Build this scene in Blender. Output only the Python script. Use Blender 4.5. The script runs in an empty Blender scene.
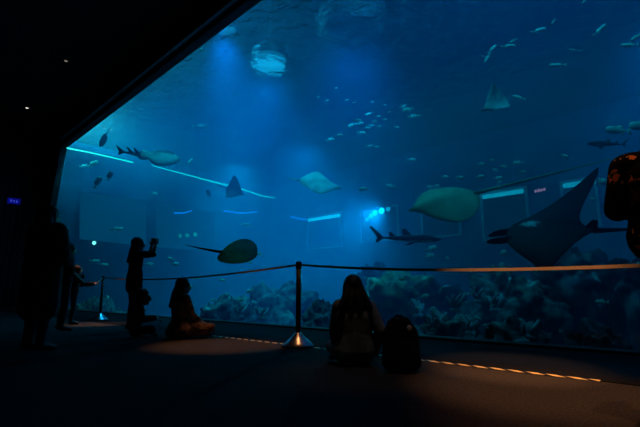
import bpy, bmesh, math, random
from mathutils import Vector, Matrix, noise
random.seed(7)
C = bpy.context.scene.collection
sc = bpy.context.scene
PI = math.pi

# ------------------------------------------------------------------ camera
F = 430.0; EYE = 0.64
PITCH = math.atan((293-213.5)/F); cp, sp = math.cos(PITCH), math.sin(PITCH)
EY = Vector((0, 0, EYE))
RV = Vector((1, 0, 0)); UV_ = Vector((0, -sp, cp)); FV = Vector((0, cp, sp))
cam = bpy.data.cameras.new('camera'); cam.sensor_width = 36; cam.lens = F/640*36
cam.clip_end = 200; cam.clip_start = 0.05
camo = bpy.data.objects.new('camera', cam); C.objects.link(camo)
camo.location = EY; camo.rotation_euler = (PI/2+PITCH, 0, 0)
sc.camera = camo
sc.view_settings.view_transform = 'Standard'; sc.view_settings.look = 'None'
sc.view_settings.gamma = 1; sc.view_settings.use_curve_mapping = False
sc.view_settings.exposure = 0
w = bpy.data.worlds.new('World'); sc.world = w; w.use_nodes = True
w.node_tree.nodes['Background'].inputs[0].default_value = (0.0004, 0.0008, 0.0014, 1)
w.node_tree.nodes['Background'].inputs[1].default_value = 1
sc.cycles.volume_bounces = 0
sc.cycles.transparent_max_bounces = 16

def ray(x, y):
    return Vector(((x-320)/F, cp-(213.5-y)/F*sp, sp+(213.5-y)/F*cp))
def at(x, y, Y):                       # point on the line of sight at forward distance Y
    r = ray(x, y); return EY + r*(Y/r.y)
def ground(x, y, z=0.0):
    r = ray(x, y); return EY + r*((z-EYE)/r.z)

# window wall frame: u runs along the glass, v goes into the tank
WB, WA = -0.945, 7.68
DU = Vector((1, WB, 0)).normalized(); DV = Vector((-DU.y, DU.x, 0))
W0 = Vector((0, WA, 0))
def W(u, v, z): return W0 + DU*u + DV*v + Vector((0, 0, z))
def hit(x, y, v=0.0):                  # line of sight meets the plane v behind the glass
    r = ray(x, y); t = ((W0-EY).dot(DV)+v)/r.dot(DV); return EY + r*t
def uvz(p):
    q = p-W0; return q.dot(DU), q.dot(DV), p.z
def tank(x, y, d):                     # d metres behind the glass along the line of sight
    return hit(x, y) + ray(x, y).normalized()*d
ROTU = math.atan2(DU.y, DU.x)

# ------------------------------------------------------------------ materials
def mat(name, col, rough=0.6, var=0.25, scale=8.0, metal=0.0, bump=0.0, spec=0.3, col2=None, detail=4, sheen=0):
    m = bpy.data.materials.new(name); m.use_nodes = True
    nt = m.node_tree; b = nt.nodes['Principled BSDF']
    tc = nt.nodes.new('ShaderNodeTexCoord'); n = nt.nodes.new('ShaderNodeTexNoise')
    n.inputs['Scale'].default_value = scale; n.inputs['Detail'].default_value = detail
    nt.links.new(tc.outputs['Object'], n.inputs['Vector'])
    r = nt.nodes.new('ShaderNodeValToRGB')
    c2 = col2 or [c*(1-var) for c in col]; c1 = col if col2 else [min(1, c*(1+var)) for c in col]
    r.color_ramp.elements[0].position = 0.38; r.color_ramp.elements[1].position = 0.62
    r.color_ramp.elements[0].color = (*c2, 1); r.color_ramp.elements[1].color = (*c1, 1)
    nt.links.new(n.outputs['Fac'], r.inputs['Fac']); nt.links.new(r.outputs['Color'], b.inputs['Base Color'])
    b.inputs['Roughness'].default_value = rough; b.inputs['Metallic'].default_value = metal
    b.inputs['Specular IOR Level'].default_value = spec
    if bump:
        bp = nt.nodes.new('ShaderNodeBump'); bp.inputs['Strength'].default_value = bump; bp.inputs['Distance'].default_value = 0.02
        nt.links.new(n.outputs['Fac'], bp.inputs['Height']); nt.links.new(bp.outputs['Normal'], b.inputs['Normal'])
    return m
def glow(name, col, s):
    m = bpy.data.materials.new(name); m.use_nodes = True; nt = m.node_tree
    nt.nodes.remove(nt.nodes['Principled BSDF']); e = nt.nodes.new('ShaderNodeEmission')
    e.inputs[0].default_value = (*col, 1); e.inputs[1].default_value = s
    nt.links.new(e.outputs[0], nt.nodes['Material Output'].inputs[0]); return m

M = dict(
    black=mat('black paint', (.012, .012, .013), .7), floor=mat('dark carpet', (.04, .037, .035), .95, .3, 60, bump=.3, spec=.05),
    kerb=mat('black rubber ledge', (.010, .011, .012), .95, .2, 30, spec=.02), ceil=mat('black ceiling', (.01, .01, .011), .9),
    trim=mat('pale metal trim', (.85, .9, .9), .6, .05, 4), curtain=mat('dark curtain cloth', (.03, .035, .045), .9),
    post=mat('black powder coat', (.02, .02, .022), .4), chrome=mat('brushed steel', (.62, .6, .56), .28, .08, 40, metal=1),
    belt=mat('tan belt webbing', (.30, .24, .16), .8, .15, 120), hook=mat('black plastic', (.015, .015, .016), .5),
    skin=mat('skin', (.45, .27, .19), .55, .08, 12), hair=mat('black hair', (.018, .013, .011), .45, .4, 60, bump=.4),
    denim=mat('dark trousers', (.022, .025, .035), .85), grey=mat('grey cotton shirt', (.20, .19, .18), .9, .15, 14, bump=.2),
    greypants=mat('grey cotton trousers', (.13, .125, .12), .9, .2, 12), dark=mat('dark cloth', (.02, .02, .022), .9),
    navy=mat('navy cloth', (.02, .024, .04), .9), brown=mat('patterned brown cloth', (.42, .24, .12), .9, .5, 22, col2=(.07, .04, .03), detail=8),
    nylon=mat('black nylon', (.010, .010, .011), .8, .3, 30, spec=.1), red=mat('dark red piping', (.22, .02, .02), .6),
    button=mat('pale badge', (.6, .5, .4), .4), phone=mat('black phone', (.015, .015, .018), .3), shoe=mat('dark shoe', (.03, .028, .027), .6),
    silver=mat('silvery fish skin', (.75, .98, .70), .4, .2, 5), greenfish=mat('greenish fish skin', (.40, .70, .58), .45, .3, 4),
    darkfish=mat('dark fish skin', (.06, .08, .08), .5, .3, 5), sharkgrey=mat('grey shark skin', (.05, .06, .065), .5, .2, 3),
    paleb=mat('pale belly', (.6, .68, .62), .5, .15, 5), rayback=mat('dark ray back', (.014, .020, .010), .55, .3, 4),
    raygreen=mat('green grey ray skin', (.13, .27, .17), .55, .18, 3), palray=mat('grey green ray skin', (.22, .32, .27), .6, .3, 4), manta=mat('black manta skin', (.007, .009, .012), .6, .4, 3),
    mantapatch=mat('pale manta patch', (.45, .55, .55), .5, .3, 6), eye=mat('black eye', (.01, .01, .01), .2),
    rock=mat('mottled reef rock', (.20, .25, .22), .9, .3, 5.5, col2=(.012, .018, .024), detail=5, bump=.8),  # caustic highlights and bits of pale coral, both painted in as flecks
    rockdark=mat('dark reef rock', (.06, .08, .09), .9, .3, 2.2, col2=(.012, .018, .025), detail=9, bump=.6),
    coral=mat('green coral', (.26, .42, .24), .9, .3, 3.4, col2=(.03, .07, .06), detail=6, bump=.8),
    palecoral=mat('pale coral', (.30, .34, .32), .9, .2, 7, bump=.4),
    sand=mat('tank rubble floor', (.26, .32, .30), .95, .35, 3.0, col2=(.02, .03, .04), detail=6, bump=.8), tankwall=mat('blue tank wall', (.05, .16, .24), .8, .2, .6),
    frame=mat('pale window frame', (.40, .58, .68), .6, .1, 4), housing=mat('lamp housing', (.05, .05, .055), .5),
)

for k_ in ('silver', 'greenfish', 'darkfish', 'sharkgrey', 'paleb', 'rayback', 'raygreen', 'palray', 'manta', 'mantapatch', 'rock', 'rockdark', 'coral', 'palecoral', 'sand', 'tankwall', 'frame'):
    M[k_].node_tree.nodes['Principled BSDF'].inputs['Specular IOR Level'].default_value = 0.0   # skin and stone in water hardly gloss

# ------------------------------------------------------------------ object helpers
def setp(o, label=None, cat=None, group=None, kind=None):
    if label: o['label'] = label
    if cat: o['category'] = cat
    if group: o['group'] = group
    if kind: o['kind'] = kind
    return o
def empty(name, loc, label, cat, group=None, rz=0.0):
    o = bpy.data.objects.new(name, None); C.objects.link(o); o.empty_display_size = .1
    o.location = loc; o.rotation_euler = (0, 0, rz); return setp(o, label, cat, group)
def link(name, bm, m, parent=None, smooth=True):
    me = bpy.data.meshes.new(name); bmesh.ops.recalc_face_normals(bm, faces=bm.faces[:]); bm.to_mesh(me); bm.free()
    for p in me.polygons: p.use_smooth = smooth
    me.materials.append(m)
    o = bpy.data.objects.new(name, me); C.objects.link(o)
    if parent: o.parent = parent
    return o
def struct(name, bm, m, smooth=False, kind='structure'):
    o = link(name, bm, m, None, smooth); o['kind'] = kind; return o
def box(bm, a, b, xf=None):
    vs = [Vector((x, y, z)) for z in (a[2], b[2]) for y in (a[1], b[1]) for x in (a[0], b[0])]
    if xf: vs = [xf(v) for v in vs]
    vs = [bm.verts.new(v) for v in vs]
    for f in ((0, 2, 3, 1), (4, 5, 7, 6), (0, 1, 5, 4), (2, 6, 7, 3), (0, 4, 6, 2), (1, 3, 7, 5)): bm.faces.new([vs[i] for i in f])
def wbox(bm, a, b): box(bm, a, b, lambda v: W(v.x, v.y, v.z))
def bbox(a, b, bev=.01):
    bm = bmesh.new(); box(bm, a, b)
    if bev: bmesh.ops.bevel(bm, geom=bm.edges[:], offset=bev, segments=2, affect='EDGES', profile=.6)
    return bm
def prism(bm, pts, off):               # polygon extruded by a vector
    a = [bm.verts.new(p) for p in pts]; b = [bm.verts.new(Vector(p)+off) for p in pts]; n = len(a)
    bm.faces.new(a); bm.faces.new(b[::-1])
    for i in range(n): bm.faces.new((a[i], b[i], b[(i+1) % n], a[(i+1) % n]))
def lathe(bm, prof, n=24, c=(0, 0, 0), ax='z'):
    rings = []
    for r, z in prof:
        ring = []
        for k in range(n):
            a = 2*PI*k/n
            p = (r*math.cos(a), r*math.sin(a), z)
            ring.append(bm.verts.new(Vector(p)+Vector(c)))
        rings.append(ring)
    for i in range(len(rings)-1):
        for k in range(n): bm.faces.new((rings[i][k], rings[i][(k+1) % n], rings[i+1][(k+1) % n], rings[i+1][k]))
    bm.faces.new(rings[0][::-1]); bm.faces.new(rings[-1])
def tube(bm, pts, rad, n=8, flat=None):
    pts = [Vector(p) for p in pts]; rings = []
    for i, p in enumerate(pts):
        t = (pts[min(i+1, len(pts)-1)]-pts[max(i-1, 0)]).normalized()
        s = t.cross(Vector((0, 0, 1)));  s = s.normalized() if s.length > 1e-4 else Vector((1, 0, 0))
        u = s.cross(t); r = rad[i] if hasattr(rad, '__len__') else rad
        fs, fu = flat or (1, 1)
        rings.append([bm.verts.new(p+s*(math.cos(2*PI*k/n)*r*fs)+u*(math.sin(2*PI*k/n)*r*fu)) for k in range(n)])
    for i in range(len(rings)-1):
        for k in range(n): bm.faces.new((rings[i][k], rings[i][(k+1) % n], rings[i+1][(k+1) % n], rings[i+1][k]))
    bm.faces.new(rings[0][::-1]); bm.faces.new(rings[-1])

# ------------------------------------------------------------------ room
UL, UR = None, 11.0
TH = .25
c1 = uvz(hit(67, 148, TH)); c2 = uvz(hit(262, 0, TH))
UL = c1[0]
def zt(u): return c1[2]+(c2[2]-c1[2])*(u-c1[0])/(c2[0]-c1[0])
ZT = c2[2]+.06
ULb = uvz(hit(37, 309, TH))[0]                     # raked jamb: lower end further left
bl = uvz(hit(75, 311, TH)); bc = uvz(hit(320, 331, TH)); br = uvz(hit(640, 352, TH))
print('bottom', bl, bc, br)
def zb(u): return max(.02, bl[2]+(br[2]-bl[2])*(u-bl[0])/(br[0]-bl[0]))
RL, RR, RB = UL-2.6, 15.0, -13.0
ZC = 8.6
bm = bmesh.new(); wbox(bm, (RL-.3, RB-.3, -.3), (RR+.3, 0, 0)); struct('floor', bm, M['floor'])
bm = bmesh.new(); wbox(bm, (RL-.3, RB-.3, ZC), (RR+.3, .4, ZC+.3)); struct('ceiling', bm, M['ceil'])
bm = bmesh.new(); wbox(bm, (RL-.3, RB-.3, 0), (RL, .4, ZC)); struct('wall_left', bm, M['black'])
bm = bmesh.new(); wbox(bm, (RR, RB-.3, 0), (RR+.3, .4, ZC)); struct('wall_right', bm, M['black'])
bm = bmesh.new(); wbox(bm, (RL, RB-.3, 0), (RR, RB, ZC)); struct('wall_back', bm, M['black'])
bm = bmesh.new(); dv = DV*TH
prism(bm, [W(RL, 0, 0), W(ULb, 0, 0), W(ULb, 0, zb(ULb)), W(UL, 0, zt(UL)), W(UL, 0, ZC), W(RL, 0, ZC)], dv)
prism(bm, [W(UL, 0, zt(UL)), W(UR, 0, min(ZC-.05, zt(UR))), W(UR, 0, ZC), W(UL, 0, ZC)], dv)
prism(bm, [W(UR, 0, 0), W(RR, 0, 0), W(RR, 0, ZC), W(UR, 0, ZC)], dv)
prism(bm, [W(ULb, 0, 0), W(UR, 0, 0), W(UR, 0, zb(UR)), W(ULb, 0, zb(ULb))], dv)
struct('wall_front', bm, M['black'])
# fascia with a pale lower lip over the window
f1, f2 = uvz(hit(105, 103, -.12)), uvz(hit(233, 0, -.12))
def zf(u): return min(ZC-.1, f1[2]+(f2[2]-f1[2])*(u-f1[0])/(f2[0]-f1[0]))
bm = bmesh.new(); prism(bm, [W(UL+.1, -.12, zf(UL+.1)), W(f2[0]+1, -.12, zf(f2[0]+1)), W(f2[0]+1, -.12, zf(f2[0]+1)+.045), W(UL+.1, -.12, zf(UL+.1)+.045)], DV*.12); struct('trim_1', bm, M['trim'])
#print('ZC', ZC, 'zt', zt(UL), ZT, zf(UL), zf(f2[0]))
# glass
def glassmat():
    m = bpy.data.materials.new('acrylic window'); m.use_nodes = True; nt = m.node_tree; nt.nodes.remove(nt.nodes['Principled BSDF'])
    t = nt.nodes.new('ShaderNodeBsdfTransparent'); t.inputs[0].default_value = (.97, .985, .99, 1)
    g = nt.nodes.new('ShaderNodeBsdfGlossy'); g.inputs['Roughness'].default_value = .02; g.inputs[0].default_value = (1, 1, 1, 1)
    lw = nt.nodes.new('ShaderNodeLayerWeight'); pw = nt.nodes.new('ShaderNodeMath'); pw.operation = 'POWER'; pw.inputs[1].default_value = 4.0; nt.links.new(lw.outputs['Facing'], pw.inputs[0])
    fr = nt.nodes.new('ShaderNodeMath'); fr.operation = 'MULTIPLY_ADD'; fr.inputs[1].default_value = .25; fr.inputs[2].default_value = .01; nt.links.new(pw.outputs[0], fr.inputs[0])
    x = nt.nodes.new('ShaderNodeMixShader'); nt.links.new(fr.outputs[0], x.inputs[0]); nt.links.new(t.outputs[0], x.inputs[1]); nt.links.new(g.outputs[0], x.inputs[2])
    nt.links.new(x.outputs[0], nt.nodes['Material Output'].inputs[0]); return m
bm = bmesh.new()
prism(bm, [W(ULb, .02, zb(ULb)), W(UR, .02, zb(UR)), W(UR, .02, min(ZC-.05, zt(UR))), W(UL, .02, zt(UL))], DV*.18)
struct('window_1', bm, glassmat())
# black rubber ledge along the glass, from the tape line
g1, g2 = ground(212, 336), ground(600, 381.5)
vt = (uvz(g1)[1]+uvz(g2)[1])/2
print('tape v', uvz(g1), uvz(g2))
bm = bmesh.new()
prism(bm, [W(RL, 0, 0), W(RL, uvz(g1)[1]+(RL-uvz(g1)[0])*(uvz(g2)[1]-uvz(g1)[1])/(uvz(g2)[0]-uvz(g1)[0]), 0),
           g2+(g2-g1)*.6, W(uvz(g2+(g2-g1)*.6)[0], 0, 0)], Vector((0, 0, .005)))
struct('trim_2', bm, M['kerb'])
# hazard tape
tl = (g2-g1).length; ta = math.atan2((g2-g1).y, (g2-g1).x)
def tapemat():
    m = mat('yellow black tape', (.75, .55, .2), .6); nt = m.node_tree; b = nt.nodes['Principled BSDF']
    tc = nt.nodes.new('ShaderNodeTexCoord'); s = nt.nodes.new('ShaderNodeSeparateXYZ'); nt.links.new(tc.outputs['Object'], s.inputs[0])
    ml = nt.nodes.new('ShaderNodeMath'); ml.operation = 'MULTIPLY_ADD'; ml.inputs[1].default_value = 1.2
    nt.links.new(s.outputs[1], ml.inputs[0]); nt.links.new(s.outputs[0], ml.inputs[2])
    md = nt.nodes.new('ShaderNodeMath'); md.operation = 'PINGPONG'; md.inputs[1].default_value = .075; nt.links.new(ml.outputs[0], md.inputs[0])
    gt = nt.nodes.new('ShaderNodeMath'); gt.operation = 'GREATER_THAN'; gt.inputs[1].default_value = .03; nt.links.new(md.outputs[0], gt.inputs[0])
    mx = nt.nodes.new('ShaderNodeMix'); mx.data_type = 'RGBA'; mx.inputs[6].default_value = (.015, .014, .012, 1); mx.inputs[7].default_value = (.85, .62, .22, 1)
    nt.links.new(gt.outputs[0], mx.inputs[0]); nt.links.new(mx.outputs[2], b.inputs['Base Color']); return m
bm = bmesh.new(); box(bm, (0, -.032, 0), (tl, .032, .001))
o = link('hazard_tape', bm, tapemat(), None, False); o.location = g1+Vector((0, 0, .005)); o.rotation_euler = (0, 0, ta)
setp(o, 'yellow and black striped floor tape running along the edge before the glass', 'tape')

# curtain on the left wall
bm = bmesh.new(); n = 60
cu = []
for i in range(n+1):
    v = -.5-3.2*i/n; cu.append((RL+.12+.05*math.sin(i*1.35)+.02*math.sin(i*.6), v))
top = [bm.verts.new(W(u, v, ZC-.02)) for u, v in cu]; mid = [bm.verts.new(W(u+.03, v, 5)) for u, v in cu]; low = [bm.verts.new(W(u-.02, v, .05)) for u, v in cu]
for i in range(n):
    bm.faces.new((top[i], top[i+1], mid[i+1], mid[i])); bm.faces.new((mid[i], mid[i+1], low[i+1], low[i]))
o = link('curtain', bm, M['curtain']); setp(o, 'dark floor-length curtain hanging in folds on the far left wall', 'curtain')
sol = o.modifiers.new('s', 'SOLIDIFY'); sol.thickness = .01
# blue sign far left
p = at(14.0, 201, 13.2)
t = empty('exhibit_sign', p, 'small glowing blue sign on the dark left wall', 'sign')
t.scale = (.62, .62, .62); t.rotation_euler = (0, 0, math.atan2(p.y, p.x)-PI/2)
link('panel', bbox((-.27, 0, -.15), (.27, .05, .15), .01), glow('deep blue sign face', (.004, .008, .35), .35), t)
for k, (x, zz, h) in enumerate(((-.12, .0, .13), (0, -.01, .10), (.12, -.02, .12))):
    link('letter_stroke', bbox((x-.03, -.012, zz-h/2), (x+.03, 0, zz+h/2), .004), glow('pale blue sign letter', (.05, .08, .8), .6), t)
bm = bmesh.new(); box(bm, (-.05, .05, -.05), (.05, 4.8, .05)); link('bracket', bm, M['black'], t, False)

# ceiling downlights (the two seen lit)
for px, py, lab in ((27, 108, 'brighter small ceiling downlight, lower one at the far left'), (66, 61, 'dimmer small ceiling downlight, higher one nearer the window')):
    r = ray(px, py); p = EY+r*((ZC-.06-EYE)/r.z)
    t = empty('ceiling_downlight', p, lab, 'ceiling light', 'ceiling downlights')
    bm = bmesh.new(); lathe(bm, [(.06, .06), (.075, .06), (.075, 0), (.06, 0)]); link('housing', bm, M['housing'], t)
    bm = bmesh.new(); lathe(bm, [(.055, -.004), (.055, .0)]); link('lens', bm, glow('warm lens', (1, .85, .7), 1.4 if px < 40 else .22), t)

# ------------------------------------------------------------------ tank shell
TB = -1.7; TD = 13.0; TL, TR = UL-.02, 16.0; TZ = ZT-.02
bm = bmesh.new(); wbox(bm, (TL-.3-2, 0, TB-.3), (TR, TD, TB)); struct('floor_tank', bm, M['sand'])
bm = bmesh.new(); prism(bm, [W(ULb-.05, TH, TB), W(ULb-.05, TD, TB), W(UL, TD, TZ), W(UL, TH, TZ)], DU*-.3); struct('wall_tank_left', bm, M['tankwall'])
bm = bmesh.new(); wbox(bm, (TL-2, TD, TB), (TR, TD+.3, TZ)); struct('wall_tank_back', bm, M['tankwall'])
bm = bmesh.new(); wbox(bm, (TR, TH, TB), (TR+.3, TD, TZ)); struct('wall_tank_right', bm, M['tankwall'])
bm = bmesh.new(); wbox(bm, (TL-2, .0, TB), (TR, .32, -.02)); struct('wall_tank_sill', bm, M['tankwall'])
bm = bmesh.new(); wbox(bm, (TL-.6, TD, TZ), (TR, TD+.3, TZ+4)); wbox(bm, (UL-.3, TH, TZ), (UL, TD, TZ+4)); wbox(bm, (TR, TH, TZ), (TR+.3, TD, TZ+4)); struct('wall_upper', bm, M['black'])
bm = bmesh.new(); wbox(bm, (TL-2, .0, TZ+4), (TR, TD, TZ+4.2)); struct('ceiling_tank', bm, M['black'])
bm = bmesh.new(); wbox(bm, (TL-.6, TH-.1, ZC), (TR, TH, TZ+4)); struct('wall_tank_front', bm, M['black'])
# water body
def watermat():
    m = bpy.data.materials.new('blue water body'); m.use_nodes = True; nt = m.node_tree; nt.nodes.remove(nt.nodes['Principled BSDF'])
    s = nt.nodes.new('ShaderNodeVolumeScatter'); s.inputs['Color'].default_value = (.01, .36, .9, 1); s.inputs['Density'].default_value = .10; s.inputs['Anisotropy'].default_value = .2
    a = nt.nodes.new('ShaderNodeVolumeAbsorption'); a.inputs['Color'].default_value = (.0, .86, .96, 1); a.inputs['Density'].default_value = .28
    ad = nt.nodes.new('ShaderNodeAddShader'); nt.links.new(s.outputs[0], ad.inputs[0]); nt.links.new(a.outputs[0], ad.inputs[1])
    nt.links.new(ad.outputs[0], nt.nodes['Material Output'].inputs['Volume']); return m
bm = bmesh.new(); wbox(bm, (TL-1.6, .33, TB+.001), (TR-.01, TD-.01, TZ))
o = struct('water', bm, watermat(), kind='stuff'); setp(o, 'deep blue water filling the great tank behind the glass', 'water')
# water surface seen from below
def surfmat():
    m = bpy.data.materials.new('water surface'); m.use_nodes = True; nt = m.node_tree; nt.nodes.remove(nt.nodes['Principled BSDF'])
    tc = nt.nodes.new('ShaderNodeTexCoord'); n = nt.nodes.new('ShaderNodeTexNoise'); n.inputs['Scale'].default_value = 2.6; n.inputs['Detail'].default_value = 4
    n.inputs['Distortion'].default_value = .6
    nt.links.new(tc.outputs['Object'], n.inputs['Vector'])
    bp = nt.nodes.new('ShaderNodeBump'); bp.inputs['Strength'].default_value = .8; bp.inputs['Distance'].default_value = .4; nt.links.new(n.outputs[0], bp.inputs['Height'])
    g = nt.nodes.new('ShaderNodeBsdfGlossy'); g.inputs['Roughness'].default_value = .06; g.inputs[0].default_value = (.85, .92, .95, 1)
    t = nt.nodes.new('ShaderNodeBsdfTransparent'); t.inputs[0].default_value = (.9, .96, 1, 1)
    rf = nt.nodes.new('ShaderNodeBsdfRefraction'); rf.inputs['IOR'].default_value = 1.12; rf.inputs['Roughness'].default_value = .1
    for q in (g, rf): nt.links.new(bp.outputs[0], q.inputs['Normal'])
    x1 = nt.nodes.new('ShaderNodeMixShader'); x1.inputs[0].default_value = .78; nt.links.new(t.outputs[0], x1.inputs[1]); nt.links.new(rf.outputs[0], x1.inputs[2])
    x2 = nt.nodes.new('ShaderNodeMixShader'); x2.inputs[0].default_value = .38; nt.links.new(x1.outputs[0], x2.inputs[1]); nt.links.new(g.outputs[0], x2.inputs[2])
    nt.links.new(x2.outputs[0], nt.nodes['Material Output'].inputs[0]); return m
bm = bmesh.new(); vs = [bm.verts.new(W(u, v, TZ+.01)) for u, v in ((TL-1.6, .31), (TR, .31), (TR, TD), (TL-1.6, TD))]; bm.faces.new(vs)
o = struct('water_surface', bm, surfmat(), kind='stuff'); setp(o, 'rippled underside of the water surface at the tank top', 'water surface')

# lamps over the tank
def flood(px, py, z, lab, watts, size, col, em, spread=1.2):
    r = ray(px, py); p = EY+r*((z-EYE)/r.z)
    t = empty('floodlight', p, lab, 'lamp', 'floodlights above the tank')
    s = size/2
    bm = bmesh.new(); lathe(bm, [(s*1.15, .02), (s*1.15, .3), (s*.6, .5), (s*.3, .55)]); link('housing', bm, M['housing'], t)
    bm = bmesh.new(); lathe(bm, [(s, .015), (s, .03)]); link('lens', bm, glow('flood lens', col, em), t)
    bm = bmesh.new(); tube(bm, [(0, 0, .5), (0, 0, TZ+4-z)], .03); link('stem', bm, M['housing'], t)
    l = bpy.data.lights.new('flood', 'AREA'); l.shape = 'DISK'; l.size = size; l.energy = watts; l.color = col; l.spread = spread
    lo = bpy.data.objects.new('lamp', l); C.objects.link(lo); lo.parent = t; lo.location = (0, 0, -.01)
    return p
CY = (.01, .5, 1.0)
flood(270, 60, TZ+.9, 'round floodlight shining through the rippled water top, left of centre', 380, 1.1, CY, 1.4)
flood(352, 22, TZ+1.2, 'round floodlight glowing softly through the water top, right of centre', 380, 1.8, (.01, .4, 1), .06)
flood(226, 26, TZ+.6, 'small floodlight above the water close to the window top edge', 300, .5, CY, .5)
def rawlight(p, watts, size, col, name='lamp'):
    l = bpy.data.lights.new(name, 'AREA'); l.shape = 'DISK'; l.size = size; l.energy = watts; l.color = col; l.spread = 1.3
    lo = bpy.data.objects.new(name, l); C.objects.link(lo); lo.location = p; return lo
rawlight(W(UL+2, 8.5, TZ+1.5), 1800, 1.5, (.02, .7, 1)); rawlight(W(UL+7, 9, TZ+1.5), 1200, 1.5, (.02, .55, 1)); rawlight(W(5, 9, TZ+2), 500, 1.2, (.01, .45, 1))
# unseen fill lights added behind the window header to brighten fish and haze
for u, wt, cl in ((UL+1.6, 2700, (.02, .72, 1)), (UL+5.5, 1900, (.01, .62, 1)), (UL+9.5, 1300, (.01, .52, 1)), (2.5, 1300, (.01, .5, 1)), (6.5, 1150, (.01, .5, 1))):
    lo = rawlight(W(u, .8, TZ+3.1), wt, .8, cl); lo.data.spread = PI
    lo.rotation_euler = (DV*.8-Vector((0, 0, 1))).to_track_quat('-Z', 'Y').to_euler()

# teal LED strip on the left tank wall at the waterline
def onleft(px, py):
    nrm = DU; r = ray(px, py); t = (W(UL+.06, 0, 0)-EY).dot(nrm)/r.dot(nrm); return EY+r*t
def onback(px, py, off=.06):
    return hit(px, py, TD-off)
bm = bmesh.new()
pts = [onleft(*q) for q in ((67, 148), (90, 152.5), (112, 157.5), (133, 162.5))]
tube(bm, pts, .035); o = link('led_strip', bm, glow('teal led', (.03, .8, .75), 1.9)); setp(o, 'bright teal light strip starting at the upper left window corner', 'light strip', 'light strips on the tank walls')
pts = [onleft(*q) for q in ((152, 165.5), (180, 173), (210, 181), (240, 188.5), (262, 196), (284, 199.5))]
bm = bmesh.new(); tube(bm, pts, [.02, .035, .05, .055, .05, .02]); o = link('led_strip', bm, glow('cyan led', (.03, .65, .9), 2.2)); setp(o, 'thin cyan light strip continuing behind the guitarfish toward the tank corner', 'light strip', 'light strips on the tank walls')
for q, rr, lab in ((((174, 213), (184, 213), (192, 210.5)), .035, 'short deep blue light strip, leftmost of the three blue ones'),
               (((224, 211), (236, 212.7), (248, 213), (257, 211.5)), .05, 'deep blue light strip below the small eagle ray'),
               (((291, 216.5), (300, 219), (310, 220), (320, 219)), .05, 'deep blue light strip just left of the lit back window')):
    bm = bmesh.new(); tube(bm, [(onback if q[0][0] > 285 else onleft)(*a) for a in q], rr)
    o = link('led_strip', bm, glow('deep blue led', (.01, .16, 1.0), 2.6)); setp(o, lab, 'light strip', 'light strips on the tank walls')

# windows in the back wall, each with a frame and a light bar in its head
wn = 2
def backwindow(x0, x1, ytop, ybot, bar, frame_m):
    global wn
    a = uvz(onback(x0, ytop)); b = uvz(onback(x1, ytop)); zt = (a[2]+b[2])/2; zbm = uvz(onback((x0+x1)/2, ybot))[2]
    bm = bmesh.new(); wbox(bm, (a[0], TD-.06, zbm), (b[0], TD, zt))
    o = struct('window_%d' % wn, bm, glow('dim lit room glass', (.01, .16, .36), .16))
    bm = bmesh.new(); e = .09
    for p, q in (((a[0]-e, zbm-e), (a[0], zt+e)), ((b[0], zbm-e), (b[0]+e, zt+e)), ((a[0], zt), (b[0], zt+e)), ((a[0], zbm-e), (b[0], zbm))):
        wbox(bm, (p[0], TD-.12, p[1]), (q[0], TD, q[1]))
    link('window_frame', bm, M['frame'], o, False)
    wn += 1
    if bar:
        bm = bmesh.new(); wbox(bm, (a[0]+.05, TD-.2, zt-.21), (b[0]-.05, TD-.07, zt-.05))
        o = link('light_bar', bm, glow('window light bar', (.03, .45, .95), bar[1]), None, False); setp(o, bar[0], 'light', 'light bars in the back windows')
backwindow(309, 341, 216, 247, ('bright cyan light bar in the back window left of the floodlit spot', 3.2), M['frame'])
backwindow(362, 397, 209, 240, None, M['frame'])
backwindow(422, 458, 199, 236, None, M['frame'])
backwindow(482, 525, 191.5, 238, ('pale blue light bar in the back window above the manta head', 1.3), M['frame'])
backwindow(562, 594, 181, 226, ('pale blue light bar in the back window under the long ray tail', 1.1), M['frame'])
# windows on the left wall
def leftwindow(x0, x1, y0, y1):
    global wn
    q = [onleft(x0, y0[0]), onleft(x1, y0[1]), onleft(x1, y1[1]), onleft(x0, y1[0])]
    bm = bmesh.new(); prism(bm, q, DU*-.05)
    struct('window_%d' % wn, bm, glow('dim lit side glass', (.0, .20, .46), .27)); wn += 1
leftwindow(80, 146, (192, 201), (239, 246)); leftwindow(157, 214, (204, 212), (247, 252))
# floodlit spot on the back wall
p = onback(382, 211, .5)
t = empty('underwater_floodlight', p, 'brilliant cyan underwater floodlight glaring on the back wall at centre', 'lamp'); t.rotation_euler = (PI/2, 0, ROTU)
bm = bmesh.new(); lathe(bm, [(.12, -.45), (.18, -.3), (.2, 0), (.18, .02)]); link('housing', bm, M['housing'], t)
bm = bmesh.new(); lathe(bm, [(.17, .021), (.17, .04)]); link('lens', bm, glow('flood glare', (.03, .6, 1), 4), t)
for k, (dx, dy, rr_) in enumerate(((-.95, -.32, .1), (-.7, -.18, .13), (-.42, -.06, .15), (.4, .04, .11))):
    bm = bmesh.new(); lathe(bm, [(rr_, .0), (rr_, .06)], 20, (dx, dy, 0)); link('side_lens', bm, glow('flood side', (.02, .45, 1), 2.2), t)
l = bpy.data.lights.new('flood', 'AREA'); l.shape = 'DISK'; l.size = .3; l.energy = 330; l.color = (.03, .55, 1); l.spread = 1.6
lo = bpy.data.objects.new('lamp', l); C.objects.link(lo); lo.parent = t; lo.location = (0, -.02, .08); lo.rotation_euler = (PI+.45, 0, 0)
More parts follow.
